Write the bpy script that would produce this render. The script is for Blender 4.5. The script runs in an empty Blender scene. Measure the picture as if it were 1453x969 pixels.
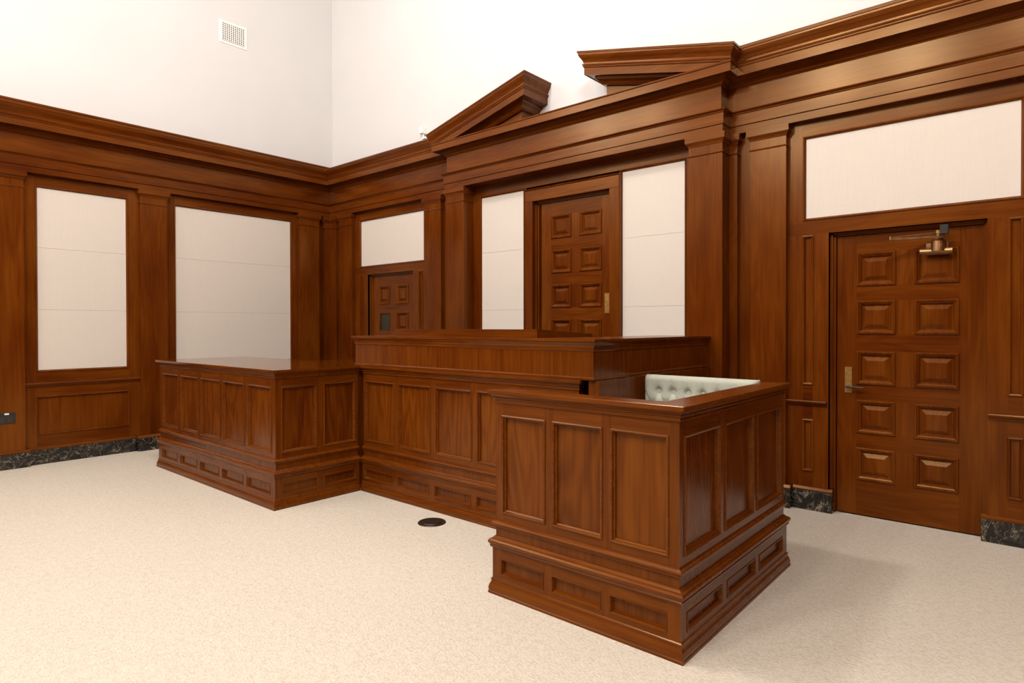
import bpy, bmesh, math, random
from mathutils import Matrix, Vector
random.seed(7)
scene = bpy.context.scene
COL = scene.collection

# ------------------------------------------------------------------ camera
W_PX, H_PX = 1453.0, 969.0
F_PX, YAW, PIT, ROL, SHIFT_PX = 879.26, -0.71173, -0.0082, 0.00157, -14.36
CAM = Vector((8.31086, -5.38852, 1.5))
fw = Vector((math.sin(YAW)*math.cos(PIT), math.cos(YAW)*math.cos(PIT), math.sin(PIT)))
rt = Vector((math.cos(YAW), -math.sin(YAW), 0))
dn = fw.cross(rt)
r2 = math.cos(ROL)*rt + math.sin(ROL)*dn
d2 = -math.sin(ROL)*rt + math.cos(ROL)*dn
cam_data = bpy.data.cameras.new('camera')
cam = bpy.data.objects.new('camera', cam_data)
COL.objects.link(cam)
cam.matrix_world = Matrix(((r2.x, -d2.x, -fw.x, CAM.x), (r2.y, -d2.y, -fw.y, CAM.y),
                           (r2.z, -d2.z, -fw.z, CAM.z), (0, 0, 0, 1)))
cam_data.sensor_fit = 'HORIZONTAL'
cam_data.sensor_width = 36.0
cam_data.lens = F_PX/W_PX*36.0
cam_data.shift_y = SHIFT_PX/W_PX
cam_data.clip_start = 0.05
scene.camera = cam

# ------------------------------------------------------------------ world, lights, exposure
world = bpy.data.worlds.new('world'); scene.world = world
world.use_nodes = True
world.node_tree.nodes['Background'].inputs[0].default_value = (1, 0.95, 0.9, 1)
world.node_tree.nodes['Background'].inputs[1].default_value = 0.3

# globe lamps inferred from frieze highlights, plus added lamps that fill floor and walls
def globe(name, loc, power, radius=0.28, color=(1, 0.955, 0.915)):
    l = bpy.data.lights.new(name, 'POINT'); l.energy = power; l.color = color; l.shadow_soft_size = radius
    o = bpy.data.objects.new(name, l); COL.objects.link(o); o.location = loc
    return o
for x, y, z, p in ((0.3, -7.6, 6.3, 190), (1.5, -7.7, 6.3, 190), (5.2, -7.8, 6.3, 380), (6.5, -7.8, 6.3, 380),
                   (4.4, -3.6, 6.6, 450), (8.7, -6.0, 6.3, 760), (3.2, -11.5, 6.3, 350)):  # added lamps: lift the left wall and right carpet, general fill behind
    globe('globe_and_fill_light', (x, y, z), p)

scene.view_settings.view_transform = 'Standard'
scene.view_settings.look = 'None'
scene.view_settings.gamma = 1.0
scene.view_settings.use_curve_mapping = False
scene.view_settings.exposure = 0.04

# ------------------------------------------------------------------ materials
def new_mat(name):
    m = bpy.data.materials.new(name); m.use_nodes = True
    nt = m.node_tree; b = nt.nodes['Principled BSDF']
    return m, nt, b
def N(nt, t, **kw):
    n = nt.nodes.new(t)
    for k, v in kw.items(): setattr(n, k, v)
    return n
def ramp(nt, stops):
    r = N(nt, 'ShaderNodeValToRGB')
    el = r.color_ramp.elements
    while len(el) < len(stops): el.new(0.5)
    for e, (p, c) in zip(el, stops):
        e.position = p; e.color = (*c, 1)
    return r
def mapping(nt, scale):
    g = N(nt, 'ShaderNodeNewGeometry'); mp = N(nt, 'ShaderNodeMapping')
    mp.inputs['Scale'].default_value = scale
    nt.links.new(g.outputs['Position'], mp.inputs['Vector'])
    return mp
def mathn(nt, op, a, b=None):
    m = N(nt, 'ShaderNodeMath', operation=op)
    for i, v in enumerate((a, b)):
        if v is None: continue
        if isinstance(v, (int, float)): m.inputs[i].default_value = v
        else: nt.links.new(v, m.inputs[i])
    return m.outputs[0]

def wood(name, dark, mid, light, axis, rough=0.22, figure=0.35, blotch=0.35, coat=0.0, crough=0.22, spec=0.36):
    m, nt, b = new_mat(name)
    def sc(a, l): return tuple(l if i == 'xyz'.index(axis) else a for i in range(3))
    # fine streaks
    n1 = N(nt, 'ShaderNodeTexNoise'); n1.inputs['Scale'].default_value = 1.0
    n1.inputs['Detail'].default_value = 4; n1.inputs['Roughness'].default_value = 0.6
    nt.links.new(mapping(nt, sc(75, 1.8)).outputs[0], n1.inputs['Vector'])
    # cathedral figure: contour lines of a stretched noise
    n2 = N(nt, 'ShaderNodeTexNoise'); n2.inputs['Scale'].default_value = 1.0
    n2.inputs['Detail'].default_value = 1.5
    oi = N(nt, 'ShaderNodeObjectInfo')
    mp = mapping(nt, sc(5.5, 0.75))
    va = N(nt, 'ShaderNodeVectorMath', operation='ADD')
    cx = N(nt, 'ShaderNodeCombineXYZ')
    off = mathn(nt, 'MULTIPLY', oi.outputs['Random'], 17.0)
    for i in range(3): nt.links.new(off, cx.inputs[i])
    nt.links.new(mp.outputs[0], va.inputs[0]); nt.links.new(cx.outputs[0], va.inputs[1])
    nt.links.new(va.outputs[0], n2.inputs['Vector'])
    s = mathn(nt, 'SINE', mathn(nt, 'MULTIPLY', n2.outputs['Fac'], 60.0))
    s = mathn(nt, 'MULTIPLY', s, 0.5*figure)
    # blotches
    n3 = N(nt, 'ShaderNodeTexNoise'); n3.inputs['Scale'].default_value = 1.0
    n3.inputs['Detail'].default_value = 3
    nt.links.new(mapping(nt, sc(5.0, 1.1)).outputs[0], n3.inputs['Vector'])
    bl = mathn(nt, 'MULTIPLY', mathn(nt, 'SUBTRACT', n3.outputs['Fac'], 0.5), blotch*2)
    v = mathn(nt, 'ADD', mathn(nt, 'ADD', mathn(nt, 'MULTIPLY', mathn(nt, 'SUBTRACT', n1.outputs['Fac'], 0.5), 0.7), 0.5), s)
    v = mathn(nt, 'ADD', v, bl)
    v = mathn(nt, 'ADD', v, mathn(nt, 'MULTIPLY', mathn(nt, 'SUBTRACT', oi.outputs['Random'], 0.5), 0.16))
    r = ramp(nt, [(0.1, dark), (0.5, mid), (0.95, light)])
    nt.links.new(v, r.inputs[0])
    nt.links.new(r.outputs[0], b.inputs['Base Color'])
    b.inputs['Roughness'].default_value = rough
    b.inputs['Coat Weight'].default_value = coat
    b.inputs['Coat Roughness'].default_value = crough
    b.inputs['Specular IOR Level'].default_value = spec
    b.inputs['Specular Tint'].default_value = (1.0, 0.66, 0.32, 1)
    bp = N(nt, 'ShaderNodeBump'); bp.inputs['Strength'].default_value = 0.05; bp.inputs['Distance'].default_value = 0.002
    nt.links.new(n1.outputs['Fac'], bp.inputs['Height']); nt.links.new(bp.outputs[0], b.inputs['Normal'])
    return m
WD = ((0.050, 0.0068, 0.0006), (0.098, 0.0205, 0.0014), (0.155, 0.042, 0.0040))
FD = ((0.053, 0.0080, 0.0007), (0.106, 0.0235, 0.0016), (0.165, 0.046, 0.0042))
WV, WX, WY = (wood('wall_wood_grain_'+a, *WD, a, figure=0.08, blotch=0.5) for a in 'zxy')
FV, FX, FY = (wood('desk_wood_grain_'+a, *FD, a, figure=0.12, blotch=0.25) for a in 'zxy')
FP = wood('desk_panel_veneer', *FD, 'z', figure=0.25, blotch=0.3)
FT = wood('desk_top_wood', *FD, 'x', figure=0.12, blotch=0.2, rough=0.07, spec=0.75)
DV = wood('door_wood', *WD, 'z', figure=0.12, blotch=0.45)
DX = wood('door_wood_rail', *WD, 'x', figure=0.12, blotch=0.45)

def simple(name, col, rough=0.6, metal=0.0, noise=None):
    m, nt, b = new_mat(name)
    b.inputs['Base Color'].default_value = (*col, 1)
    b.inputs['Roughness'].default_value = rough; b.inputs['Metallic'].default_value = metal
    if noise:
        n = N(nt, 'ShaderNodeTexNoise'); n.inputs['Scale'].default_value = noise[0]; n.inputs['Detail'].default_value = 3
        nt.links.new(mapping(nt, (1, 1, 1)).outputs[0], n.inputs['Vector'])
        k = noise[1]
        r = ramp(nt, [(0.3, tuple(c*(1-k) for c in col)), (0.7, tuple(min(1, c*(1+k)) for c in col))])
        nt.links.new(n.outputs['Fac'], r.inputs[0]); nt.links.new(r.outputs[0], b.inputs['Base Color'])
    return m
DIM = simple('dimmed_ceiling_plaster', (0.36, 0.33, 0.29), 0.9, 0, (1.0, 0.03))  # unseen ceiling, toned down to cut bounce light and deepen shadows
PLASTER = simple('white_plaster', (0.63, 0.612, 0.60), 0.85, 0, (1.5, 0.015))
BRASS = simple('aged_brass', (0.62, 0.38, 0.12), 0.35, 1.0, (30, 0.2))
BRONZE = simple('bronze', (0.36, 0.20, 0.09), 0.38, 1.0, (20, 0.25))
DARKMETAL = simple('dark_bronze', (0.05, 0.035, 0.028), 0.4, 0.7, (20, 0.2))
BLACK = simple('dark_plastic', (0.018, 0.014, 0.011), 0.4, 0, (40, 0.2))
WHITE = simple('white_enamel', (0.80, 0.78, 0.74), 0.5, 0, (10, 0.02))
HOLE = simple('vent_dark', (0.03, 0.025, 0.02), 0.9, 0, (10, 0.2))
GLASS = simple('dark_glazing', (0.022, 0.018, 0.008), 0.25, 0, (6, 0.3))

def fabric(name, col, streak, rough=0.9, k=0.05):
    m, nt, b = new_mat(name)
    n = N(nt, 'ShaderNodeTexNoise'); n.inputs['Scale'].default_value = 1.0; n.inputs['Detail'].default_value = 3
    nt.links.new(mapping(nt, streak).outputs[0], n.inputs['Vector'])
    n2 = N(nt, 'ShaderNodeTexNoise'); n2.inputs['Scale'].default_value = 1.0; n2.inputs['Detail'].default_value = 2
    nt.links.new(mapping(nt, (streak[2], streak[2], streak[0])).outputs[0], n2.inputs['Vector'])
    f = mathn(nt, 'ADD', mathn(nt, 'MULTIPLY', n.outputs['Fac'], 0.6), mathn(nt, 'MULTIPLY', n2.outputs['Fac'], 0.4))
    r = ramp(nt, [(0.3, tuple(c*(1-k) for c in col)), (0.7, tuple(c*(1+k) for c in col))])
    nt.links.new(f, r.inputs[0]); nt.links.new(r.outputs[0], b.inputs['Base Color'])
    b.inputs['Roughness'].default_value = rough
    b.inputs['Sheen Weight'].default_value = 0.1
    bp = N(nt, 'ShaderNodeBump'); bp.inputs['Strength'].default_value = 0.15; bp.inputs['Distance'].default_value = 0.002
    nt.links.new(f, bp.inputs['Height']); nt.links.new(bp.outputs[0], b.inputs['Normal'])
    return m
CREAM = fabric('cream_woven_fabric', (0.60, 0.54, 0.475), (190, 190, 6), k=0.03)
SAGE = fabric('pale_sage_fabric', (0.40, 0.41, 0.34), (160, 160, 40), k=0.12)

def carpet():
    m, nt, b = new_mat('beige_loop_carpet')
    v = N(nt, 'ShaderNodeTexVoronoi'); v.inputs['Scale'].default_value = 1.0
    n0 = N(nt, 'ShaderNodeTexNoise'); n0.inputs['Scale'].default_value = 30; n0.inputs['Detail'].default_value = 2
    mp = mapping(nt, (75, 110, 1))
    nt.links.new(mp.outputs[0], v.inputs['Vector'])
    nt.links.new(mapping(nt, (1, 1, 1)).outputs[0], n0.inputs['Vector'])
    n1 = N(nt, 'ShaderNodeTexNoise'); n1.inputs['Scale'].default_value = 0.8; n1.inputs['Detail'].default_value = 3
    nt.links.new(mapping(nt, (1, 1, 1)).outputs[0], n1.inputs['Vector'])
    h = mathn(nt, 'ADD', mathn(nt, 'MULTIPLY', v.outputs['Distance'], 0.75), mathn(nt, 'MULTIPLY', n0.outputs['Fac'], 0.6))
    h2 = mathn(nt, 'ADD', h, mathn(nt, 'MULTIPLY', mathn(nt, 'SUBTRACT', n1.outputs['Fac'], 0.5), 0.12))
    r = ramp(nt, [(0.3, (0.595, 0.54, 0.465)), (0.62, (0.548, 0.488, 0.41)), (0.95, (0.485, 0.42, 0.335))])
    nt.links.new(h2, r.inputs[0]); nt.links.new(r.outputs[0], b.inputs['Base Color'])
    b.inputs['Roughness'].default_value = 0.95
    bp = N(nt, 'ShaderNodeBump'); bp.inputs['Strength'].default_value = 0.5; bp.inputs['Distance'].default_value = 0.006
    bp.invert = True
    nt.links.new(h, bp.inputs['Height']); nt.links.new(bp.outputs[0], b.inputs['Normal'])
    return m
CARPET = carpet()

def marble():
    m, nt, b = new_mat('black_gold_marble')
    mp = mapping(nt, (1, 1, 1))
    n1 = N(nt, 'ShaderNodeTexNoise'); n1.inputs['Scale'].default_value = 11; n1.inputs['Detail'].default_value = 8; n1.inputs['Roughness'].default_value = 0.72
    n1.inputs['Distortion'].default_value = 1.2
    nt.links.new(mp.outputs[0], n1.inputs['Vector'])
    n2 = N(nt, 'ShaderNodeTexNoise'); n2.inputs['Scale'].default_value = 4.5; n2.inputs['Detail'].default_value = 5; n2.inputs['Distortion'].default_value = 2.2
    nt.links.new(mp.outputs[0], n2.inputs['Vector'])
    vein = mathn(nt, 'ABSOLUTE', mathn(nt, 'SUBTRACT', n2.outputs['Fac'], 0.5))
    r1 = ramp(nt, [(0.49, (0.008, 0.007, 0.006)), (0.60, (0.05, 0.04, 0.027)), (0.69, (0.36, 0.28, 0.17))])
    nt.links.new(n1.outputs['Fac'], r1.inputs[0])
    r2_ = ramp(nt, [(0.0, (1, 1, 1)), (0.012, (0, 0, 0))])
    nt.links.new(vein, r2_.inputs[0])
    mx = N(nt, 'ShaderNodeMix', data_type='RGBA')
    nt.links.new(mathn(nt, 'MULTIPLY', r2_.outputs[0], 0.6), mx.inputs[0])
    nt.links.new(r1.outputs[0], mx.inputs[6]); mx.inputs[7].default_value = (0.34, 0.30, 0.24, 1)
    nt.links.new(mx.outputs[2], b.inputs['Base Color'])
    b.inputs['Roughness'].default_value = 0.22
    return m
MARBLE = marble()

# ------------------------------------------------------------------ mesh helpers
def fix(bm):
    bmesh.ops.remove_doubles(bm, verts=bm.verts, dist=1e-6)
    bmesh.ops.recalc_face_normals(bm, faces=bm.faces)
def obj(name, bm, mat, parent=None, smooth=False):
    fix(bm)
    me = bpy.data.meshes.new(name); bm.to_mesh(me); bm.free()
    me.materials.append(mat)
    if smooth:
        for p in me.polygons: p.use_smooth = True
    o = bpy.data.objects.new(name, me); COL.objects.link(o)
    if parent is not None:
        o.parent = parent
        root = parent
        mw = parent_world(parent)
        o.matrix_parent_inverse = mw.inverted()
    return o
def parent_world(p):
    m = Matrix.Translation(p.location)
    if p.parent: m = parent_world(p.parent) @ p.matrix_parent_inverse @ m
    return m
def tag(o, label, cat, kind=None, group=None):
    o['label'] = label; o['category'] = cat
    if kind: o['kind'] = kind
    if group: o['group'] = group
    return o
def thing(name, loc, label, cat, kind=None):
    o = bpy.data.objects.new(name, None); COL.objects.link(o); o.location = loc
    o.empty_display_size = 0.1
    return tag(o, label, cat, kind)
# local frames: (s along, d out of the face, z up) -> world
def LW(x0=0.0): return lambda s, d, z: Vector((x0+d, s, z))       # a face looking towards +x
def BW(y0=0.0): return lambda s, d, z: Vector((s, y0-d, z))       # a face looking towards -y
WL, WB = LW(), BW()

def box(bm, M, s0, s1, d0, d1, z0, z1):
    v = [bm.verts.new(M(s, d, z)) for s in (s0, s1) for d in (d0, d1) for z in (z0, z1)]
    for f in ((0, 1, 3, 2), (4, 6, 7, 5), (0, 4, 5, 1), (2, 3, 7, 6), (0, 2, 6, 4), (1, 5, 7, 3)):
        bm.faces.new([v[i] for i in f])
    return bm
def wbox(bm, x0, x1, y0, y1, z0, z1): return box(bm, lambda s, d, z: Vector((s, d, z)), x0, x1, y0, y1, z0, z1)
def bevel(bm, w, seg=1):
    bmesh.ops.bevel(bm, geom=list(bm.edges), offset=w, segments=seg, affect='EDGES', profile=0.5, clamp_overlap=True)
    return bm
def nb(): return bmesh.new()
def ring(bm, M, s0, s1, z0, z1, prof, cap=False):
    """moulding round a rectangle: prof = (inset, d) list, optional closing field"""
    loops = []
    for t, d in prof:
        loops.append([bm.verts.new(M(*p)) for p in ((s0+t, d, z0+t), (s1-t, d, z0+t), (s1-t, d, z1-t), (s0+t, d, z1-t))])
    for a, b in zip(loops, loops[1:]):
        for i in range(4):
            j = (i+1) % 4
            bm.faces.new((a[i], a[j], b[j], b[i]))
    if cap: bm.faces.new(loops[-1])
    return bm
def mitre(path):
    """mitred outward vectors (to the right of travel) for an open plan path"""
    out = []
    nrm = []
    for a, b in zip(path, path[1:]):
        d = (Vector(b)-Vector(a)).normalized(); nrm.append(Vector((d.y, -d.x)))
    for i in range(len(path)):
        if i == 0: out.append(nrm[0])
        elif i == len(path)-1: out.append(nrm[-1])
        else:
            m = nrm[i-1]+nrm[i]; out.append(m/(m.dot(nrm[i])))
    return out
def sweep(bm, path, prof, i0=0, i1=None, caps=True, mv=None):
    """sweep a closed (p, z) profile along a plan path, mitred at its corners"""
    mv = mv or mitre(path)
    i1 = len(path)-1 if i1 is None else i1
    loops = []
    for i in range(i0, i1+1):
        P, m = Vector(path[i]), mv[i]
        loops.append([bm.verts.new((P.x+m.x*p, P.y+m.y*p, z)) for p, z in prof])
    n = len(prof)
    for a, b in zip(loops, loops[1:]):
        for i in range(n):
            j = (i+1) % n
            bm.faces.new((a[i], a[j], b[j], b[i]))
    if caps:
        bm.faces.new(loops[0]); bm.faces.new(loops[-1])
    return bm
def cyl(bm, a, b, r, seg=16, r2=None):
    a, b = Vector(a), Vector(b); d = b-a
    q = d.to_track_quat('Z', 'Y').to_matrix().to_4x4()
    bmesh.ops.create_cone(bm, cap_ends=True, segments=seg, radius1=r, radius2=r if r2 is None else r2, depth=d.length,
                          matrix=Matrix.Translation((a+b)/2) @ q)
    return bm

# ------------------------------------------------------------------ room shell
ROOM_X, ROOM_Y, ROOM_Z = 11.5, -15.0, 7.4
b = wbox(nb(), -0.3, ROOM_X+0.3, ROOM_Y-0.3, 0.3, -0.12, 0.0)
tag(obj('floor', b, CARPET), 'beige textured loop carpet over the whole court room floor', 'floor', 'structure')
b = wbox(nb(), -0.4, ROOM_X+0.4, ROOM_Y-0.4, 0.4, ROOM_Z, ROOM_Z+0.2)
tag(obj('ceiling', b, DIM), 'unseen plaster ceiling, beige to cut bounce, high above the panelling', 'ceiling', 'structure')

wall_left = tag(obj('wall_left', wbox(nb(), -0.4, -0.1, ROOM_Y, 0.1, 3.6, ROOM_Z), PLASTER),
                'white plaster wall above dark wood panelling with two tall cream panels', 'wall', 'structure')
wall_back = tag(obj('wall_back', wbox(nb(), -0.4, ROOM_X+0.4, 0.1, 0.4, 3.6, ROOM_Z), PLASTER),
                'white plaster wall above wood panelling with three doors and broken pediment', 'wall', 'structure')
wall_right = tag(obj('wall_right', wbox(nb(), ROOM_X, ROOM_X+0.3, ROOM_Y, 0.1, 6.2, ROOM_Z), PLASTER),
                 'white plaster wall over unseen wood panelling raised to cut bounce, facing the left wall', 'wall', 'structure')
wall_front = tag(obj('wall_front', wbox(nb(), -0.4, ROOM_X+0.4, ROOM_Y-0.3, ROOM_Y, 5.6, ROOM_Z), PLASTER),
                 'white plaster wall over unseen wood panelling raised to cut bounce, facing the bench', 'wall', 'structure')
obj('bounce_cut_panelling', wbox(nb(), ROOM_X-0.04, ROOM_X+0.3, ROOM_Y, 0.1, 0, 6.2), WV, wall_right)  # unseen panelling carried up high to darken faces turned this way
obj('bounce_cut_panelling', wbox(nb(), -0.4, ROOM_X+0.4, ROOM_Y-0.3, ROOM_Y+0.04, 0, 5.6), WV, wall_front)  # unseen panelling, raised for less bounce and deeper shadows
obj('panel_backing', wbox(nb(), -0.4, -0.16, ROOM_Y, 0.16, 0, 3.6), WV, wall_left)
obj('panel_backing', wbox(nb(), -0.16, ROOM_X+0.4, 0.16, 0.4, 0, 3.6), WV, wall_back)

ZA, ZCT, ZCB, ZCR, ZH = 3.16, 3.022, 1.03, 2.378, 2.244   # architrave, cream top / bottom / rail, door head
Z_MARB, Z_BASE = 0.155, 0.188
RAIL = (0.852, 0.892)

def board(wall, M, s0, s1, z0, z1, mat, name, d1=-0.02, d0=-0.16):
    return obj(name, box(nb(), M, s0, s1, d0, d1, z0, z1), mat, wall)
BEAD = [(-0.004, -0.0205), (-0.004, -0.013), (0.004, -0.010), (0.012, -0.013), (0.016, -0.022), (0.017, -0.032)]
def shift_prof(prof, dd): return [(t, d+dd) for t, d in prof]
def wood_panel(wall, M, s0, s1, z0, z1, mat=None, dd=0.0):
    p = obj('wood_panel', ring(nb(), M, s0, s1, z0, z1, [(0.012, -0.032+dd)], True), mat or WV, wall)
    obj('panel_moulding', ring(nb(), M, s0, s1, z0, z1, shift_prof(BEAD, dd)), WV, p)
    return p
def cream(wall, M, s0, s1, z0, z1, dd=0.0):
    """stretched fabric field: stacked panels with a fine joint, and a wood bead round it"""
    cuts = [z1] + [z for z in (2.368, 1.69) if z0 < z-0.1 < z1-0.2] + [z0]
    for a, c in zip(cuts, cuts[1:]):
        bm = box(nb(), M, s0-0.01, s1+0.01, -0.055+dd, -0.034+dd, c+(0.0007 if c != z0 else -0.01), a-(0.0007 if a != z1 else -0.01))
        bevel(bm, 0.001)
        obj('fabric_panel', bm, CREAM, wall)
    obj('fabric_moulding', ring(nb(), M, s0-0.022, s1+0.022, z0-0.022, z1+0.022,
        shift_prof([(-0.002, -0.021), (0.0, -0.013), (0.008, -0.010), (0.014, -0.018), (0.020, -0.026), (0.022, -0.036)], dd)), WV, wall)
def pilaster(wall, M, s0, s1, df=0.04, db=-0.05, z0=Z_BASE):
    p = obj('pilaster', box(nb(), M, s0, s1, db, df, z0, ZA), WV, wall)
    # capital and astragal mitre round the shaft
    def path(): return [(s0, db), (s0, df), (s1, df), (s1, db)]
    def swp(name, prof):
        bm = nb(); loops = []
        pts = [(s0, db, (-1, 0)), (s0, df, (-1, 1)), (s1, df, (1, 1)), (s1, db, (1, 0))]
        for s, d, m in pts: loops.append([bm.verts.new(M(s+m[0]*q, d+m[1]*q, z)) for q, z in prof])
        n = len(prof)
        for a, c in zip(loops, loops[1:]):
            for i in range(n):
                j = (i+1) % n; bm.faces.new((a[i], a[j], c[j], c[i]))
        return obj(name, bm, WV if name != 'capital' else (WX if M is WB else WY), p)
    swp('capital', [(-0.01, 3.068), (0.004, 3.07), (0.008, 3.084), (0.016, 3.096), (0.020, 3.104), (0.026, 3.106), (0.026, 3.158), (-0.01, 3.158)])
    swp('astragal', [(-0.01, 2.984), (0.004, 2.985), (0.008, 2.991), (0.004, 2.998), (-0.01, 2.999)])
    return p
def chair_rail(wall, M, s0, s1):
    bm = nb(); prof = [(-0.06, RAIL[0]), (-0.008, RAIL[0]), (-0.004, RAIL[0]+0.012), (0.008, RAIL[0]+0.018), (0.014, RAIL[1]-0.008), (0.010, RAIL[1]), (-0.06, RAIL[1])]
    lo = [[bm.verts.new(M(s, d, z)) for d, z in prof] for s in (s0, s1)]
    n = len(prof)
    for i in range(n):
        j = (i+1) % n; bm.faces.new((lo[0][i], lo[0][j], lo[1][j], lo[1][i]))
    bm.faces.new(lo[0]); bm.faces.new(lo[1])
    return obj('chair_rail', bm, WX if M is WB else WY, wall)

# --- left wall: bays of cream fabric between pilasters
def left_bay(s0, s1, c0, c1):
    M, w = WL, wall_left
    e = 0.021
    board(w, M, s0, c0-e, Z_BASE, ZA, WV, 'stile'); board(w, M, c1+e, s1, Z_BASE, ZA, WV, 'stile')
    board(w, M, c0-e, c1+e, ZCT+e, ZA, WY, 'rail')
    board(w, M, c0-e, c1+e, 0.742, ZCB-e, WY, 'rail')
    board(w, M, c0-e, c1+e, Z_BASE, 0.322, WY, 'rail')
    cream(w, M, c0, c1, ZCB, ZCT)
    wood_panel(w, M, c0-e, c1+e, 0.322, 0.742)
    chair_rail(w, M, s0, s1)
left_bay(-3.775, -2.652, -3.644, -2.786)
left_bay(-2.348, -0.542, -2.225, -0.660)
left_bay(-5.203, -4.080, -5.072, -4.214)
for s0, s1 in ((-4.08, -3.775), (-2.652, -2.348), (-0.542, -0.225), (-5.508, -5.203)):
    pilaster(wall_left, WL, s0, s1)
board(wall_left, WL, ROOM_Y, -5.508, 0.0, ZA, WV, 'stile')
board(wall_left, WL, -0.225, -0.12, Z_BASE, ZA, WV, 'stile', -0.055)

# corner pier in the angle of the two walls
pier = obj('corner_pier', wbox(nb(), -0.1, 0.035, -0.135, 0.1, 0, ZA), WV, wall_left)
obj('corner_pier', wbox(nb(), 0.035, 0.195, -0.035, 0.1, 0, ZA), WV, wall_back)
CP = [(0.035, -0.16), (0.035, -0.035), (0.215, -0.035)]
for nm, prof in (('capital', [(-0.02, 3.068), (0.004, 3.07), (0.010, 3.09), (0.022, 3.106), (0.022, 3.158), (-0.02, 3.158)]),
                 ('astragal', [(-0.02, 2.984), (0.004, 2.985), (0.008, 2.991), (0.004, 2.998), (-0.02, 2.999)])):
    obj(nm, sweep(nb(), CP, prof), WV, pier)

# --- back wall
w, M = wall_back, WB
board(w, M, 0.195, 0.27, 0.0, ZA, WV, 'stile', -0.055)
for s0, s1 in ((0.27, 0.60), (2.202, 2.511), (6.387, 6.681), (8.345, 8.645)):
    pilaster(w, M, s0, s1)
pilaster(w, M, 6.10, 6.276)
pilaster(w, M, 2.70, 2.88)
board(w, M, 2.511, 2.72, 0, ZA, WV, 'stile'); board(w, M, 6.276, 6.387, 0, ZA, WV, 'stile')
board(w, M, 8.645, ROOM_X, 0, ZA, WV, 'stile')

def door_bay(s0, s1, c0, c1, j0, j1):
    """pilaster edges s, cream edges c, door jambs j; narrow panels either side of the door"""
    e = 0.021
    board(w, M, s0, c0-e, ZCR-e, ZA, WV, 'stile'); board(w, M, c1+e, s1, ZCR-e, ZA, WV, 'stile')
    board(w, M, c0-e, c1+e, ZCT+e, ZA, WX, 'rail')
    board(w, M, s0, s1, ZH, ZCR-e, WX, 'rail')
    cream(w, M, c0, c1, ZCR, ZCT)
    for a, b_, p0, p1 in ((s0, j0, j0-0.193, j0-0.115), (j1, s1, j1+0.117, j1+0.195)):
        board(w, M, a, p0, Z_BASE, ZH, WV, 'stile'); board(w, M, p1, b_, Z_BASE, ZH, WV, 'stile')
        board(w, M, p0, p1, 0.735, 1.022, WX, 'rail'); board(w, M, p0, p1, Z_BASE, 0.318, WX, 'rail')
        board(w, M, p0, p1, 2.232, ZH, WX, 'rail')
        wood_panel(w, M, p0, p1, 1.022, 2.232); wood_panel(w, M, p0, p1, 0.318, 0.735)
        chair_rail(w, M, a if a == s0 else a+0.012, b_ if b_ == s1 else b_-0.012)
door_bay(0.60, 2.202, 0.737, 2.117, 0.906, 1.901)
door_bay(6.681, 8.345, 6.818, 8.175, 6.990, 7.997)

# central bay behind the bench
DI = 0.05      # stile plane of this bay stands a little proud
pilaster(w, M, 2.775, 3.080, 0.20); pilaster(w, M, 5.905, 6.210, 0.20)
c = (3.209, 3.879, 5.128, 5.781)
e = 0.021
board(w, M, 3.08, c[0]-e, 0, ZA, WV, 'stile', -0.02+DI); board(w, M, c[3]+e, 5.905, 0, ZA, WV, 'stile', -0.02+DI)
board(w, M, c[0]-e, c[3]+e, ZCT+e, ZA, WX, 'rail', -0.02+DI)
for a, b_ in ((c[0], c[1]), (c[2], c[3])):
    cream(w, M, a, b_, ZCB, ZCT, DI)
    board(w, M, a-e, b_+e, 0.0, ZCB-e, WV, 'rail', -0.02+DI)

# ------------------------------------------------------------------ baseboards: black marble blocks under a wood moulding
base_left = tag(thing('baseboard_left', (0, 0, 0), 'x', 'baseboard', 'structure'),
                'black gold-veined marble baseboard along the wall with two tall cream panels', 'baseboard', 'structure')
base_back = tag(thing('baseboard_back', (6.7, 0, 0), 'x', 'baseboard', 'structure'),
                'black veined marble baseboard either side of the door with the closer', 'baseboard', 'structure')
def base_piece(parent, M, s0, s1, df, mould=True):
    bm = box(nb(), M, s0, s1, -0.15, df, 0, Z_MARB); bevel(bm, 0.002)
    obj('marble_block', bm, MARBLE, parent)
    if mould:
        prof = [(-0.15, Z_MARB), (df-0.008, Z_MARB), (df-0.006, Z_MARB+0.012), (df-0.018, Z_MARB+0.026), (df-0.024, Z_BASE), (-0.15, Z_BASE)]
        bm = nb(); lo = [[bm.verts.new(M(s, d, z)) for d, z in prof] for s in (s0, s1)]
        n = len(prof)
        for i in range(n):
            j = (i+1) % n; bm.faces.new((lo[0][i], lo[0][j], lo[1][j], lo[1][i]))
        bm.faces.new(lo[0]); bm.faces.new(lo[1])
        obj('base_moulding', bm, WX if M is WB else WY, parent)
for s0, s1, df in ((-5.55, -5.163, 0.062), (-5.163, -4.12, 0), (-4.12, -3.735, 0.062), (-3.735, -3.17, 0), (-3.17, -2.692, 0), (-2.692, -2.308, 0.062), (-2.308, -1.4, 0), (-1.4, -0.582, 0), (-0.582, -0.185, 0.062), (-0.185, 0.05, 0.05)):
    base_piece(base_left, WL, s0+0.0006, s1-0.0006, df)
for s0, s1, df in ((0.052, 0.23, 0.05), (0.23, 0.64, 0.062), (0.64, 0.90, 0), (1.907, 2.162, 0), (2.162, 2.551, 0.062), (6.347, 6.721, 0.062), (6.721, 7.022, 0), (7.970, 8.305, 0), (8.305, 8.685, 0.062), (8.685, ROOM_X-0.05, 0), (6.216, 6.347, 0.05)):
    base_piece(base_back, WB, s0+0.0006, s1-0.0006, df)

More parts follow.
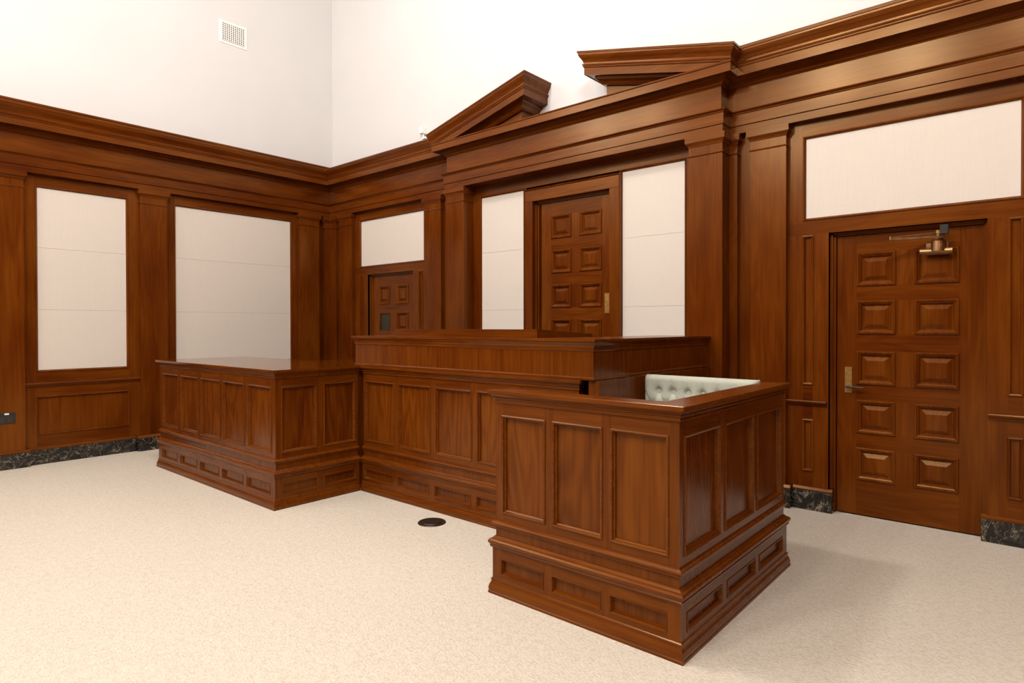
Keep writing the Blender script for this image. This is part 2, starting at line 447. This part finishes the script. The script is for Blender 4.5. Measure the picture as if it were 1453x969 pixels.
# ------------------------------------------------------------------ entablature
XL, XR, OFF = 2.815, 6.165, 0.16
PATH = [(0, ROOM_Y), (0, 0), (XL, 0), (XL, -OFF), (XR, -OFF), (XR, 0), (ROOM_X-0.04, 0)]
MV = mitre(PATH)
ARCH = [(-0.15, ZA), (0.05, ZA), (0.05, 3.220), (0.060, 3.226), (0.060, 3.316), (0.066, 3.320), (0.070, 3.330), (0.084, 3.338), (0.086, 3.346), (-0.15, 3.347)]
FRIEZE = [(-0.15, 3.347), (0.03, 3.347), (0.03, 3.552), (-0.15, 3.552)]
CORN = [(-0.15, 3.552), (0.036, 3.552), (0.038, 3.560), (0.048, 3.564), (0.052, 3.578), (0.066, 3.590), (0.082, 3.598), (0.086, 3.618),
        (0.148, 3.618), (0.150, 3.613), (0.160, 3.613), (0.160, 3.682), (0.166, 3.684), (0.170, 3.692), (0.170, 3.698), (-0.15, 3.700)]
def cyma(p0, z0, p1, z1, n=7):
    out = []
    for i in range(n+1):
        t = i/n
        # cyma recta: hollow above, swelling below
        out.append((p0+(p1-p0)*(t-0.16*math.sin(2*math.pi*t)), z0+(z1-z0)*t))
    return out
CROWN_P = [(0.160, 3.700), (0.174, 3.701), (0.177, 3.712), (0.172, 3.716)] + cyma(0.166, 3.718, 0.205, 3.812) + [(0.212, 3.814), (0.212, 3.832)]
CROWN = [(-0.10, 3.700)] + CROWN_P + [(-0.10, 3.836)]
BACKB = [(-0.15, 3.830), (0.012, 3.830), (0.012, 3.900), (0.020, 3.905), (0.020, 3.925), (-0.15, 3.928)]
trim_1 = tag(thing('trim_1', (0, -2, ZA), '', ''), 'wood entablature with moulded cornice along the wall with two tall cream panels', 'cornice', 'structure')
trim_2 = tag(thing('trim_2', (4.5, 0, ZA), '', ''), 'wood entablature over the doors, stepping forward behind the bench', 'cornice', 'structure')
for par, i0, i1, mat in ((trim_1, 0, 1, WY), (trim_2, 1, 6, WX)):
    for nm, prof in (('architrave', ARCH), ('frieze', FRIEZE), ('cornice', CORN)):
        obj(nm, sweep(nb(), PATH, prof, i0, i1, mv=MV), mat, par)
obj('crown_moulding', sweep(nb(), PATH, CROWN, 0, 1, mv=MV), WY, trim_1)
obj('back_board', sweep(nb(), PATH, BACKB, 0, 1, mv=MV), WY, trim_1)
P2 = [(0, 0), (XL-0.02, 0)]; obj('crown_moulding', sweep(nb(), P2, CROWN, mv=[MV[1], Vector((0, -1))]), WX, trim_2)
obj('back_board', sweep(nb(), [(0, 0), (XL-0.1, 0)], BACKB, mv=[MV[1], Vector((0, -1))]), WX, trim_2)
obj('crown_moulding', sweep(nb(), [(XR+0.02, 0), (ROOM_X-0.04, 0)], CROWN), WX, trim_2)
obj('back_board', sweep(nb(), [(XR+0.1, 0), (ROOM_X-0.04, 0)], BACKB), WX, trim_2)

# broken pediment
trim_3 = tag(thing('trim_3', (4.49, -OFF, 3.70), '', ''), 'broken triangular wood pediment over the door behind the bench', 'pediment', 'structure')
SL = 0.237
XI = 3.945                       # inner end of each tympanum
RAKE = [(0.0, 3.552), (0.036, 3.552), (0.038, 3.560), (0.048, 3.564), (0.052, 3.578), (0.066, 3.590), (0.082, 3.598), (0.086, 3.618),
        (0.148, 3.618), (0.150, 3.613), (0.160, 3.613), (0.160, 3.682), (0.166, 3.684), (0.170, 3.692), (0.170, 3.698)] + CROWN_P + [(0.0, 3.836)]
D0 = OFF + 0.03
for side in (-1, 1):
    bm = nb(); loops = [[], [], [], []]
    cxm = (XL+XR)/2
    half_o, half_i = (XR-XL)/2, cxm-XI
    for p, z in RAKE:
        def zz(h): return z + SL*((half_o+0.16)-h)       # h = distance from the axis
        ho, hi = half_o+p-0.002, half_i-p
        pp = p-0.032
        loops[0].append(bm.verts.new((cxm+side*ho, 0.1, zz(ho))))
        loops[1].append(bm.verts.new((cxm+side*ho, -(D0+pp), zz(ho))))
        loops[2].append(bm.verts.new((cxm+side*hi, -(D0+pp), zz(hi))))
        loops[3].append(bm.verts.new((cxm+side*hi, 0.1, zz(hi))))
    n = len(RAKE)
    for a, b_ in zip(loops, loops[1:]):
        for i in range(n-1): bm.faces.new((a[i], a[i+1], b_[i+1], b_[i]))
    # top lid
    bm.faces.new([loops[k][-1] for k in range(4)])
    obj('raking_cornice', bm, WX, trim_3)
    bm = nb()
    pts = []
    for h, z in ((half_o, 3.69), (half_i, 3.69), (half_i, 3.60+SL*(half_o+0.16-half_i)), (half_o, 3.60+SL*0.16+0.1)):
        pts.append((cxm+side*h, z))
    lo = [[bm.verts.new((x, y, z)) for x, z in pts] for y in (-D0+0.03, 0.1)]
    for i in range(4): bm.faces.new((lo[0][i], lo[0][(i+1) % 4], lo[1][(i+1) % 4], lo[1][i]))
    bm.faces.new(lo[0]); bm.faces.new(lo[1])
    obj('tympanum', bm, WX, trim_3)

# ------------------------------------------------------------------ doors
DOORM = [(0.0, -0.001), (0.0, 0.008), (0.006, 0.013), (0.014, 0.013), (0.020, 0.006), (0.026, 0.003), (0.032, -0.003), (0.036, -0.014)]
def door_leaf(name, label, dface, x0, x1, z0, z1, cols, rows, glazed=()):
    """leaf with a frame of stiles and rails and raised fielded panels"""
    D = BW(-dface)
    root = thing(name, ((x0+x1)/2, -dface, z0), label, 'door', 'structure')
    th = -0.045
    (a0, a1), (b0, b1) = cols
    for s0, s1 in ((x0, a0), (b1, x1)):
        obj('stile', box(nb(), D, s0, s1, th, 0, z0, z1), DV, root)
    edges = [z1] + [v for r_ in rows for v in r_] + [z0]
    for k in range(0, len(edges), 2):
        obj('rail', box(nb(), D, a0, b1, th, 0, edges[k+1], edges[k]), DX, root)
    for (zt, zb) in rows:
        obj('muntin', box(nb(), D, a1, b0, th, 0, zb, zt), DV, root)
    for i, (zt, zb) in enumerate(rows):
        for j, (s0, s1) in enumerate(cols):
            if (i, j) in glazed:
                p = obj('glass_pane', box(nb(), D, s0, s1, -0.03, -0.018, zb, zt), GLASS, root)
                obj('pane_bead', ring(nb(), D, s0, s1, zb, zt, [(0, -0.001), (0.0, 0.004), (0.010, 0.002), (0.014, -0.018)]), DV, p)
                continue
            p = obj('door_panel', ring(nb(), D, s0, s1, zb, zt, [(0.034, -0.014), (0.044, -0.014), (0.074, 0.001), (0.077, 0.001)], True), DV, root)
            obj('panel_moulding', ring(nb(), D, s0, s1, zb, zt, DOORM), DV, p)
    return root
def jamb(root, x0, x1, z1, d_out, d_in, z0=0.0, mats=(WV, WX)):
    """lining of the opening with a stop moulding"""
    D = WB
    obj('jamb', box(nb(), D, x0-0.02, x0, -0.16, d_out-0.0005, z0, z1), mats[0], root)
    obj('jamb', box(nb(), D, x1, x1+0.02, -0.16, d_out-0.0005, z0, z1), mats[0], root)
    obj('head_lining', box(nb(), D, x0-0.02, x1+0.02, -0.16, d_out-0.0005, z1, z1+0.02), mats[1], root)
    for k, (t, dd) in enumerate(((0.022, 0.035), (0.040, 0.016))):
        obj('door_stop', box(nb(), D, x0, x0+t, d_in-0.03, d_in+dd, z0, z1), mats[0], root)
        obj('door_stop', box(nb(), D, x1-t*0.5, x1, d_in-0.03, d_in+dd, z0, z1), mats[0], root)
        obj('door_stop', box(nb(), D, x0, x1, d_in-0.03, d_in+dd, z1-t*0.7, z1), mats[1], root)
rows5 = ((2.072, 1.812), (1.696, 1.434), (1.300, 1.038), (0.916, 0.653), (0.540, 0.285))
door_1 = door_leaf('door_1', 'ten-panel dark wood door with bronze closer and lever handle', -0.10, 7.036, 7.978, 0.012, 2.212,
                   ((7.174, 7.440), (7.561, 7.836)), rows5)
jamb(door_1, 6.990, 7.997, ZH, -0.02, -0.10)
rows_b = tuple((2.705-0.377*k, 2.455-0.377*k) for k in range(5))
door_2 = door_leaf('door_2', 'tall panelled wood door with brass push plate behind the bench', -0.035, 4.068, 4.965, 0.62, 2.845,
                   ((4.203, 4.470), (4.577, 4.852)), rows_b)
jamb(door_2, 4.005, 4.994, 2.878, 0.05, -0.035, 0.6)
rows_c = tuple(rows5)
door_3 = door_leaf('door_3', 'panelled wood door with a small dark glass pane, partly hidden by the bench', -0.085, 0.945, 1.868, 0.012, 2.212,
                   ((1.085, 1.329), (1.480, 1.728)), rows_c, glazed=((1, 0),))
jamb(door_3, 0.906, 1.901, ZH, -0.02, -0.085)
# casing of the bench door
for s0, s1, z0, z1, mat in ((3.893, 4.006, 0, 2.879, WV), (4.993, 5.105, 0, 2.879, WV), (3.893, 5.105, 2.879, 3.000, WX)):
    bm = box(nb(), WB, s0, s1, -0.10, 0.052, z0, z1); bevel(bm, 0.003)
    obj('door_casing', bm, mat, door_2)
obj('door_casing_edge', ring(nb(), WB, 3.885, 5.121, -0.3, 3.016, [(0, 0.0), (0, 0.060), (0.006, 0.066), (0.014, 0.060), (0.016, 0.050)]), WV, door_2)
obj('base_panel', box(nb(), WB, 4.0, 5.0, -0.12, 0.03, 0, 0.605), WV, door_2)

# door furniture
def plate(root, D, s0, s1, z0, z1, d1=0.006):
    bm = box(nb(), D, s0, s1, 0.0, d1, z0, z1); bevel(bm, 0.0015)
    return obj('handle_plate', bm, BRASS, root)
D1 = BW(0.10)
pl = plate(door_1, D1, 7.092, 7.143, 0.968, 1.172)
bm = nb(); cyl(bm, D1(7.117, 0.004, 1.022), D1(7.117, 0.05, 1.022), 0.011, 14)
obj('spindle', bm, DARKMETAL, pl)
bm = nb(); cyl(bm, D1(7.108, 0.052, 1.022), D1(7.20, 0.056, 1.014), 0.010, 14, 0.008); cyl(bm, D1(7.20, 0.056, 1.014), D1(7.232, 0.05, 1.014), 0.008, 14, 0.006)
obj('lever_handle', bm, DARKMETAL, pl)['label'] = 'dark bronze lever'
plate(door_2, BW(0.035), 4.888, 4.944, 1.632, 1.838)
# closer on the right-hand door
cl = obj('door_closer', bevel(box(nb(), D1, 7.632, 7.774, 0.0, 0.025, 2.02, 2.11), 0.004), BRONZE, door_1)
cl['label'] = 'bronze pot-type closer with folding arm'
bm = nb(); cyl(bm, D1(7.603, 0.062, 2.043), D1(7.80, 0.062, 2.043), 0.022, 20); obj('closer_cylinder', bm, BRONZE, cl)
bm = nb(); cyl(bm, D1(7.715, 0.062, 2.04), D1(7.715, 0.062, 2.112), 0.046, 20); cyl(bm, D1(7.715, 0.062, 2.112), D1(7.715, 0.062, 2.135), 0.046, 20, 0.026); obj('closer_body', bm, BRONZE, cl)
bm = nb(); cyl(bm, D1(7.715, 0.062, 2.13), D1(7.715, 0.062, 2.185), 0.014, 14); cyl(bm, D1(7.715, 0.062, 2.165), D1(7.715, 0.062, 2.19), 0.022, 14); obj('closer_spindle', bm, BRONZE, cl)
bm = nb(); cyl(bm, D1(7.715, 0.062, 2.172), D1(7.44, 0.21, 2.142), 0.009, 10); cyl(bm, D1(7.44, 0.21, 2.155), D1(7.44, 0.21, 2.128), 0.010, 10)
cyl(bm, D1(7.44, 0.21, 2.134), D1(7.745, 0.10, 2.140), 0.009, 10); obj('closer_arm', bm, BRONZE, cl)
bm = nb(); wbox(bm, 7.735, 7.785, -0.075, -0.04, 2.15, 2.215); bevel(bm, 0.004); obj('arm_bracket', bm, HOLE, cl)

# ------------------------------------------------------------------ court furniture
ZT, ZCRN = 1.145, 1.072
def cr(lst, p0): return [(p-p0, z) for p, z in lst]
# profiles: p measured out from the body face (the base line stands 33 mm proud)
TOPP = [(-0.12, 1.124), (0.036, 1.124), (0.036, ZT-0.002), (0.034, ZT), (-0.12, ZT)]
CRWN = [(-0.03, ZCRN), (0.007, ZCRN), (0.009, 1.074), (0.009, 1.081), (0.005, 1.0825), (0.006, 1.088), (0.014, 1.096), (0.015, 1.100), (0.011, 1.1015), (0.013, 1.107), (0.022, 1.1165), (0.023, 1.1235), (-0.03, 1.1235)]
WAIST = [(-0.03, 0.376), (0.012, 0.376), (0.013, 0.384), (0.018, 0.389), (0.0185, 0.397), (0.014, 0.402), (0.006, 0.407), (0.003, 0.414), (-0.03, 0.414)]
PMLD = [(-0.03, 0.257), (0.018, 0.257), (0.024, 0.262), (0.026, 0.270), (0.023, 0.275), (0.029, 0.279), (0.0335, 0.288), (0.033, 0.298), (0.026, 0.306), (0.016, 0.311), (0.008, 0.318), (0.004, 0.322), (-0.03, 0.322)]
BASEM = [(-0.03, 0.0), (0.033, 0.0), (0.033, 0.012), (0.030, 0.016), (0.032, 0.030), (0.028, 0.048), (0.021, 0.062), (0.019, 0.070), (0.021, 0.074), (0.020, 0.083), (0.012, 0.088), (-0.03, 0.088)]
PANM = [(-0.007, -0.0005), (-0.006, 0.005), (0.0, 0.008), (0.006, 0.005), (0.009, -0.006), (0.014, -0.010), (0.016, -0.020)]
PANS = [(-0.004, -0.0005), (-0.003, 0.004), (0.002, 0.004), (0.006, -0.004), (0.013, -0.020)]
def inset(box_, k): return box_
def panelled_face(root, M, s0, s1, panels, hmat, e0=0.0, e1=0.014, q0=0.0):
    """one face: stiles, rails and recessed veneer panels above, a plinth with small panels below. d=0 is the upper body face"""
    def run(z0, z1, pz0, pz1, d, mould, vmat, dep):
        cuts = [s0+q0-(e0 if dep else 0)] + [v for p in panels for v in p] + [s1+(e1 if dep else 0)]
        for k in range(0, len(cuts), 2):
            obj('stile', box(nb(), M, cuts[k], cuts[k+1], d-0.03, d, z0, z1), FV, root)
        for a, c_ in panels:
            obj('rail', box(nb(), M, a, c_, d-0.03, d, pz1, z1), hmat, root)
            obj('rail', box(nb(), M, a, c_, d-0.03, d, z0, pz0), hmat, root)
            p = obj('plinth_panel' if dep else 'veneer_panel', ring(nb(), M, a, c_, pz0, pz1, [(0.008, d-0.020), (0.010, d-0.020)], True), vmat, root)
            obj('panel_moulding', ring(nb(), M, a, c_, pz0, pz1, shift_prof(mould, d)), hmat, p)
    run(0.40, 1.09, 0.460, 1.000, 0.0, PANM, FP, False)
    obj('plain_band', box(nb(), M, s0+q0, s1, -0.03, 0.0, 0.30, 0.40), FV, root)
    run(0.06, 0.30, 0.116, 0.201, 0.014, PANS, FV, True)
def mouldings(root, path, hm):
    for nm, pr in (('crown_moulding', CRWN), ('waist_moulding', WAIST), ('plinth_moulding', PMLD), ('base_moulding', BASEM)):
        obj(nm, sweep(nb(), path, pr), hm, root)

# --- witness box
wit = thing('witness_box', (6.5, -2.1, 0), 'small panelled wooden witness box with open top around a pale green tufted seat', 'witness box')
wx0, wx1, wy0, wy1 = 5.963, 7.071, -2.806, -1.355
panelled_face(wit, BW(wy0), wx0, wx1, ((6.014, 6.309), (6.367, 6.662), (6.718, 7.014)), FX, 0.014, 0.0138)
panelled_face(wit, LW(wx1), wy0, wy1, ((-2.755, -2.357), (-2.288, -1.890), (-1.825, -1.420)), FY, 0.0135, 0.014, 0.0302)
obj('front_wall', wbox(nb(), wx0+0.001, wx1-0.03, wy0+0.03, wy0+0.10, 0, 1.124), FV, wit)
obj('side_wall', wbox(nb(), wx1-0.11, wx1-0.03, wy0+0.10, wy1-0.001, 0, 1.124), FV, wit)
obj('end_post', wbox(nb(), wx0-0.0005, wx0+0.001, wy0-0.0, wy0+0.10, 0, 1.124), FV, wit)
mouldings(wit, [(wx0, wy0+0.10), (wx0, wy0), (wx1, wy0), (wx1, wy1), (wx1-0.10, wy1)], FX)
obj('rail_cap', sweep(nb(), [(wx0, wy0+0.02), (wx0, wy0), (wx1, wy0), (wx1, wy1), (wx1-0.02, wy1)],
    [(-0.02, 1.124), (0.036, 1.124), (0.036, ZT-0.002), (0.034, ZT), (-0.02, ZT)]), FX, wit)
bm = nb(); wbox(bm, wx0+0.0195, wx1-0.0195, wy0+0.0195, wy0+0.097, 1.1242, ZT-0.0002)
obj('rail_cap_top', bm, FX, wit)
bm = nb(); wbox(bm, wx1-0.118, wx1-0.0195, wy0+0.097, wy1-0.0195, 1.1242, ZT-0.0002)
obj('rail_cap_top', bm, FY, wit)
obj('platform', wbox(nb(), 6.135, wx1-0.115, wy0+0.11, wy1, 0.0, 0.30), FV, wit)

# --- clerk's desk
clk = thing('clerk_desk', (2.3, -2.4, 0), 'long low panelled wooden desk with flat top beside the wall of tall cream panels', 'desk')
kx0, kx1, ky0, ky1 = 1.096, 3.531, -2.816, -1.90
panelled_face(clk, BW(ky0), kx0, kx1, tuple((1.172+0.473*k, 1.572+0.473*k) for k in range(5)), FX, 0.014, 0.0138)
panelled_face(clk, LW(kx1), ky0, -2.012, ((-2.760, -2.440), (-2.363, -2.045)), FY, 0.0135, 0.0, 0.0302)
obj('carcass', wbox(nb(), kx0, kx1-0.03, ky0+0.03, ky1, 0, 1.124), FV, clk)
obj('carcass', wbox(nb(), 2.60, 3.40, ky1, -1.0, 0, 1.124), FV, clk)
mouldings(clk, [(kx0, ky1), (kx0, ky0), (kx1, ky0), (kx1, -2.0112)], FX)
bm = nb()
pts = [(kx0-0.036, ky0-0.036), (kx1+0.036, ky0-0.036), (kx1+0.036, -2.0115), (3.42, -2.0115), (3.42, -0.98), (2.56, -0.98), (2.56, ky1+0.03), (kx0-0.036, ky1+0.03)]
lo = [[bm.verts.new((x, y, z)) for x, y in pts] for z in (1.124, ZT)]
for i in range(8): bm.faces.new((lo[0][i], lo[0][(i+1) % 8], lo[1][(i+1) % 8], lo[1][i]))
bm.faces.new(lo[0]); bm.faces.new(lo[1])
obj('desk_top', bm, FT, clk)

# --- judge's bench
ben = thing('judge_bench', (4.7, -1.5, 0), 'large two-tier panelled wooden bench standing between the desk and the witness box', 'bench')
jx0, jx1, jy0 = 3.5645, 5.955, -1.977
panelled_face(ben, BW(jy0), jx0, jx1, ((3.595, 4.003), (4.070, 4.478), (4.545, 4.953), (5.020, 5.428), (5.495, 5.903)), FX, 0.0, 0.0)
obj('carcass', wbox(nb(), jx0, jx1-0.001, jy0+0.03, -1.30, 0, 1.124), FV, ben)
mouldings(ben, [(jx0, jy0), (jx1, jy0), (jx1, jy0+0.03)], FX)
obj('lower_ledge', wbox(nb(), jx0, jx1+0.034, jy0-0.034, -1.4, 1.124, ZT), FX, ben)
bm = wbox(nb(), 6.030, 6.112, -1.975, -0.21, 0, ZT-0.002); bevel(bm, 0.002)
obj('side_wall', bm, FV, ben)
# upper tier: fascia, moulding and cap
ux0, ux1, uy0, uy1 = 3.470, 6.080, -1.992, -0.205
up = [(ux0, -1.0), (ux0, uy0), (ux1, uy0), (ux1, uy1)]
obj('upper_fascia', sweep(nb(), up, [(-0.05, ZT+0.001), (0.0, ZT+0.001), (0.0, 1.36), (-0.05, 1.36)]), FV, ben)
obj('upper_base_fillet', sweep(nb(), up, [(-0.02, ZT+0.001), (0.007, ZT+0.001), (0.007, 1.158), (0.0, 1.166), (-0.02, 1.166)]), FX, ben)
obj('upper_crown', sweep(nb(), up, [(-0.02, 1.334), (0.003, 1.334), (0.006, 1.340), (0.006, 1.356), (0.010, 1.360), (0.012, 1.372), (0.020, 1.384), (0.024, 1.394), (0.024, 1.398), (-0.02, 1.398)]), FX, ben)
bm = nb()
o_ = 0.030
pts = [(ux0-o_, uy0-o_), (ux1+o_, uy0-o_), (ux1+o_, uy1), (5.62, uy1), (5.62, -1.40), (3.95, -1.40), (3.95, -1.0), (ux0-o_, -1.0)]
lo = [[bm.verts.new((x, y, z)) for x, y in pts] for z in (1.398, 1.415)]
for i in range(8): bm.faces.new((lo[0][i], lo[0][(i+1) % 8], lo[1][(i+1) % 8], lo[1][i]))
bm.faces.new(lo[0]); bm.faces.new(lo[1])
bm.edges.ensure_lookup_table()
obj('bench_top', bm, FX, ben)
# raised paper screen with sloping sides on the bench top
ry, rx0, rx1 = -1.83, 3.845, 5.485
scr = obj('paper_screen', wbox(nb(), rx0, rx1, ry, ry+0.03, 1.4151, 1.470), FX, ben)
obj('screen_cap', wbox(nb(), rx0, rx1, ry-0.002, ry+0.032, 1.470, 1.477), FX, scr)
for xx in (rx0, rx1-0.03):
    bm = nb(); pr = [(ry+0.0302, 1.4151), (ry+0.0302, 1.477), (-1.10, 1.436), (-1.10, 1.4151)]
    lo = [[bm.verts.new((x, y, z)) for y, z in pr] for x in (xx, xx+0.03)]
    for i in range(4): bm.faces.new((lo[0][i], lo[0][(i+1) % 4], lo[1][(i+1) % 4], lo[1][i]))
    bm.faces.new(lo[0]); bm.faces.new(lo[1])
    obj('screen_side', bm, FY, scr)

# ------------------------------------------------------------------ tufted seat in the witness box
seat = thing('tufted_seat', (6.54, -1.6, 0.30), 'pale sage green button-tufted seat back showing above the witness box rail', 'seat')
sx0, sx1, sy, sz0, sz1 = 6.150, 6.938, -1.46, 0.70, 1.158
PIT_ = 0.107
btn = []
for r_ in range(4):
    for k in range(-1, 9):
        x = 6.262+PIT_*k+(PIT_/2 if r_ % 2 else 0); z = 1.047-0.105*r_
        if sx0+0.04 < x < sx1-0.04 and z > sz0+0.02: btn.append((x, z))
bm = nb(); NX, NZ = 110, 64
def tuft(x, z):
    m = min(math.hypot(x-a, z-c_) for a, c_ in btn)
    pull = 0.030*math.exp(-(m/0.020)**2) + 0.014*math.exp(-(m/0.05)**2)
    # folds running between neighbouring buttons, and the channel under the top roll
    f = 0.0
    for a, c_ in btn:
        u, v = x-a, z-c_
        for sg in (-1, 1):
            dd = abs(u*0.105 - sg*v*(PIT_/2))/math.hypot(0.105, PIT_/2)
            if abs(u) < PIT_/2 and abs(v) < 0.105 and u*v*sg >= 0 and z < 1.05: f = max(f, 0.009*math.exp(-(dd/0.008)**2))
    # pleats from the top row up over the roll
    for a, c_ in btn[:8]:
        if c_ > 1.04 and z > c_: f = max(f, 0.006*math.exp(-((x-a)/0.006)**2)*max(0, 1-(z-c_)/0.07))
    er = 0.035
    edge = 0.0
    for q in (x-sx0, sx1-x, sz1-z):
        if q < er: edge += 0.035*(1-math.sqrt(max(0, 1-((er-q)/er)**2)))
    return -pull-f-edge
grid = []
for j in range(NZ+1):
    row = []
    for i in range(NX+1):
        x = sx0+(sx1-sx0)*i/NX; z = sz0+(sz1-sz0)*j/NZ
        # rounded upper corners
        rc = 0.022; xx, zz_ = x, z
        row.append(bm.verts.new((xx - (0.012*(sz1-zz_)/(sz1-sz0) if i == 0 else 0), sy-(tuft(x, z)), zz_)))
    grid.append(row)
for j in range(NZ):
    for i in range(NX):
        bm.faces.new((grid[j][i], grid[j][i+1], grid[j+1][i+1], grid[j+1][i]))
back = obj('tufted_back', bm, SAGE, seat, True)
bm = wbox(nb(), sx0+0.004, sx1-0.004, sy+0.030, sy+0.10, sz0-0.05, sz1-0.004); bevel(bm, 0.012, 3)
obj('back_shell', bm, SAGE, seat, True)
for a, c_ in btn:
    bm = nb(); bmesh.ops.create_uvsphere(bm, u_segments=8, v_segments=5, radius=0.007, matrix=Matrix.Translation((a, sy+0.036, c_)))
    obj('button', bm, SAGE, back, True)
bm = wbox(nb(), sx0, sx1, -1.98, sy+0.03, 0.62, 0.72); bevel(bm, 0.03, 3); obj('seat_cushion', bm, SAGE, seat, True)
obj('seat_frame', wbox(nb(), sx0+0.02, sx1-0.02, -1.95, sy+0.09, 0.52, 0.615), FV, seat)
for x in (sx0+0.03, sx1-0.08):
    for y in (-1.94, sy+0.03):
        obj('leg', wbox(nb(), x, x+0.05, y, y+0.05, 0.3002, 0.52), FV, seat)

# ------------------------------------------------------------------ small fittings
grm = thing('floor_box', (4.757, -2.21, 0), 'round dark bronze floor box cover set in the beige carpet', 'floor outlet')
bm = nb(); cyl(bm, (4.757, -2.21, 0.0002), (4.757, -2.21, 0.006), 0.108, 48, 0.104); obj('cover_ring', bm, DARKMETAL, grm)
bm = nb(); cyl(bm, (4.757, -2.21, 0.0062), (4.757, -2.21, 0.010), 0.078, 40, 0.075); lid = obj('lid', bm, DARKMETAL, grm)
bm = nb(); cyl(bm, (4.80, -2.19, 0.0102), (4.80, -2.19, 0.014), 0.012, 14); obj('lid_latch', bm, BRONZE, lid)

out = thing('wall_outlet', (0.04, -3.93, 0.54), 'dark wall socket plate with small white tab on the wood pilaster', 'wall outlet')
bm = box(nb(), WL, -3.995, -3.860, 0.0402, 0.047, 0.484, 0.600); bevel(bm, 0.002); obj('socket_plate', bm, BLACK, out)
obj('white_tab', box(nb(), WL, -3.952, -3.915, 0.0472, 0.050, 0.578, 0.594), WHITE, out)
for s in (-3.968, -3.905):
    obj('socket', box(nb(), WL, s-0.020, s+0.020, 0.0472, 0.0485, 0.505, 0.555), HOLE, out)

vent = thing('wall_vent', (-0.1, -1.445, 5.485), 'small square white air vent grille high on the plaster wall', 'vent')
V = LW(-0.1)
v0, v1, vz0, vz1 = -1.600, -1.292, 5.370, 5.600
obj('vent_backing', box(nb(), V, v0, v1, 0.0005, 0.002, vz0, vz1), HOLE, vent)
obj('vent_frame', ring(nb(), V, v0-0.035, v1+0.035, vz0-0.048, vz1+0.030, [(0, 0.0), (0.003, 0.010), (0.030, 0.012), (0.036, 0.002)]), WHITE, vent)
bm = nb()
for i in range(12):
    s = v0+(v1-v0)*i/11; box(bm, V, s-0.0045, s+0.0045, 0.002, 0.012, vz0, vz1)
for i in range(10):
    z = vz0+(vz1-vz0)*i/9; box(bm, V, v0, v1, 0.002, 0.0118, z-0.0045, z+0.0045)
obj('vent_grille', bm, WHITE, vent)

sen = thing('wall_sensor', (2.13, 0.1, 4.06), 'tiny white sensor box on the plaster wall beside the pediment', 'sensor')
bm = wbox(nb(), 2.02, 2.085, 0.03, 0.0995, 4.045, 4.135); bevel(bm, 0.006, 2); obj('sensor_body', bm, WHITE, sen)
bm = nb(); cyl(bm, (2.06, 0.07, 4.046), (2.06, 0.07, 3.995), 0.012, 10); wbox(bm, 2.045, 2.115, 0.05, 0.0995, 3.975, 3.995); obj('sensor_bracket', bm, WHITE, sen)
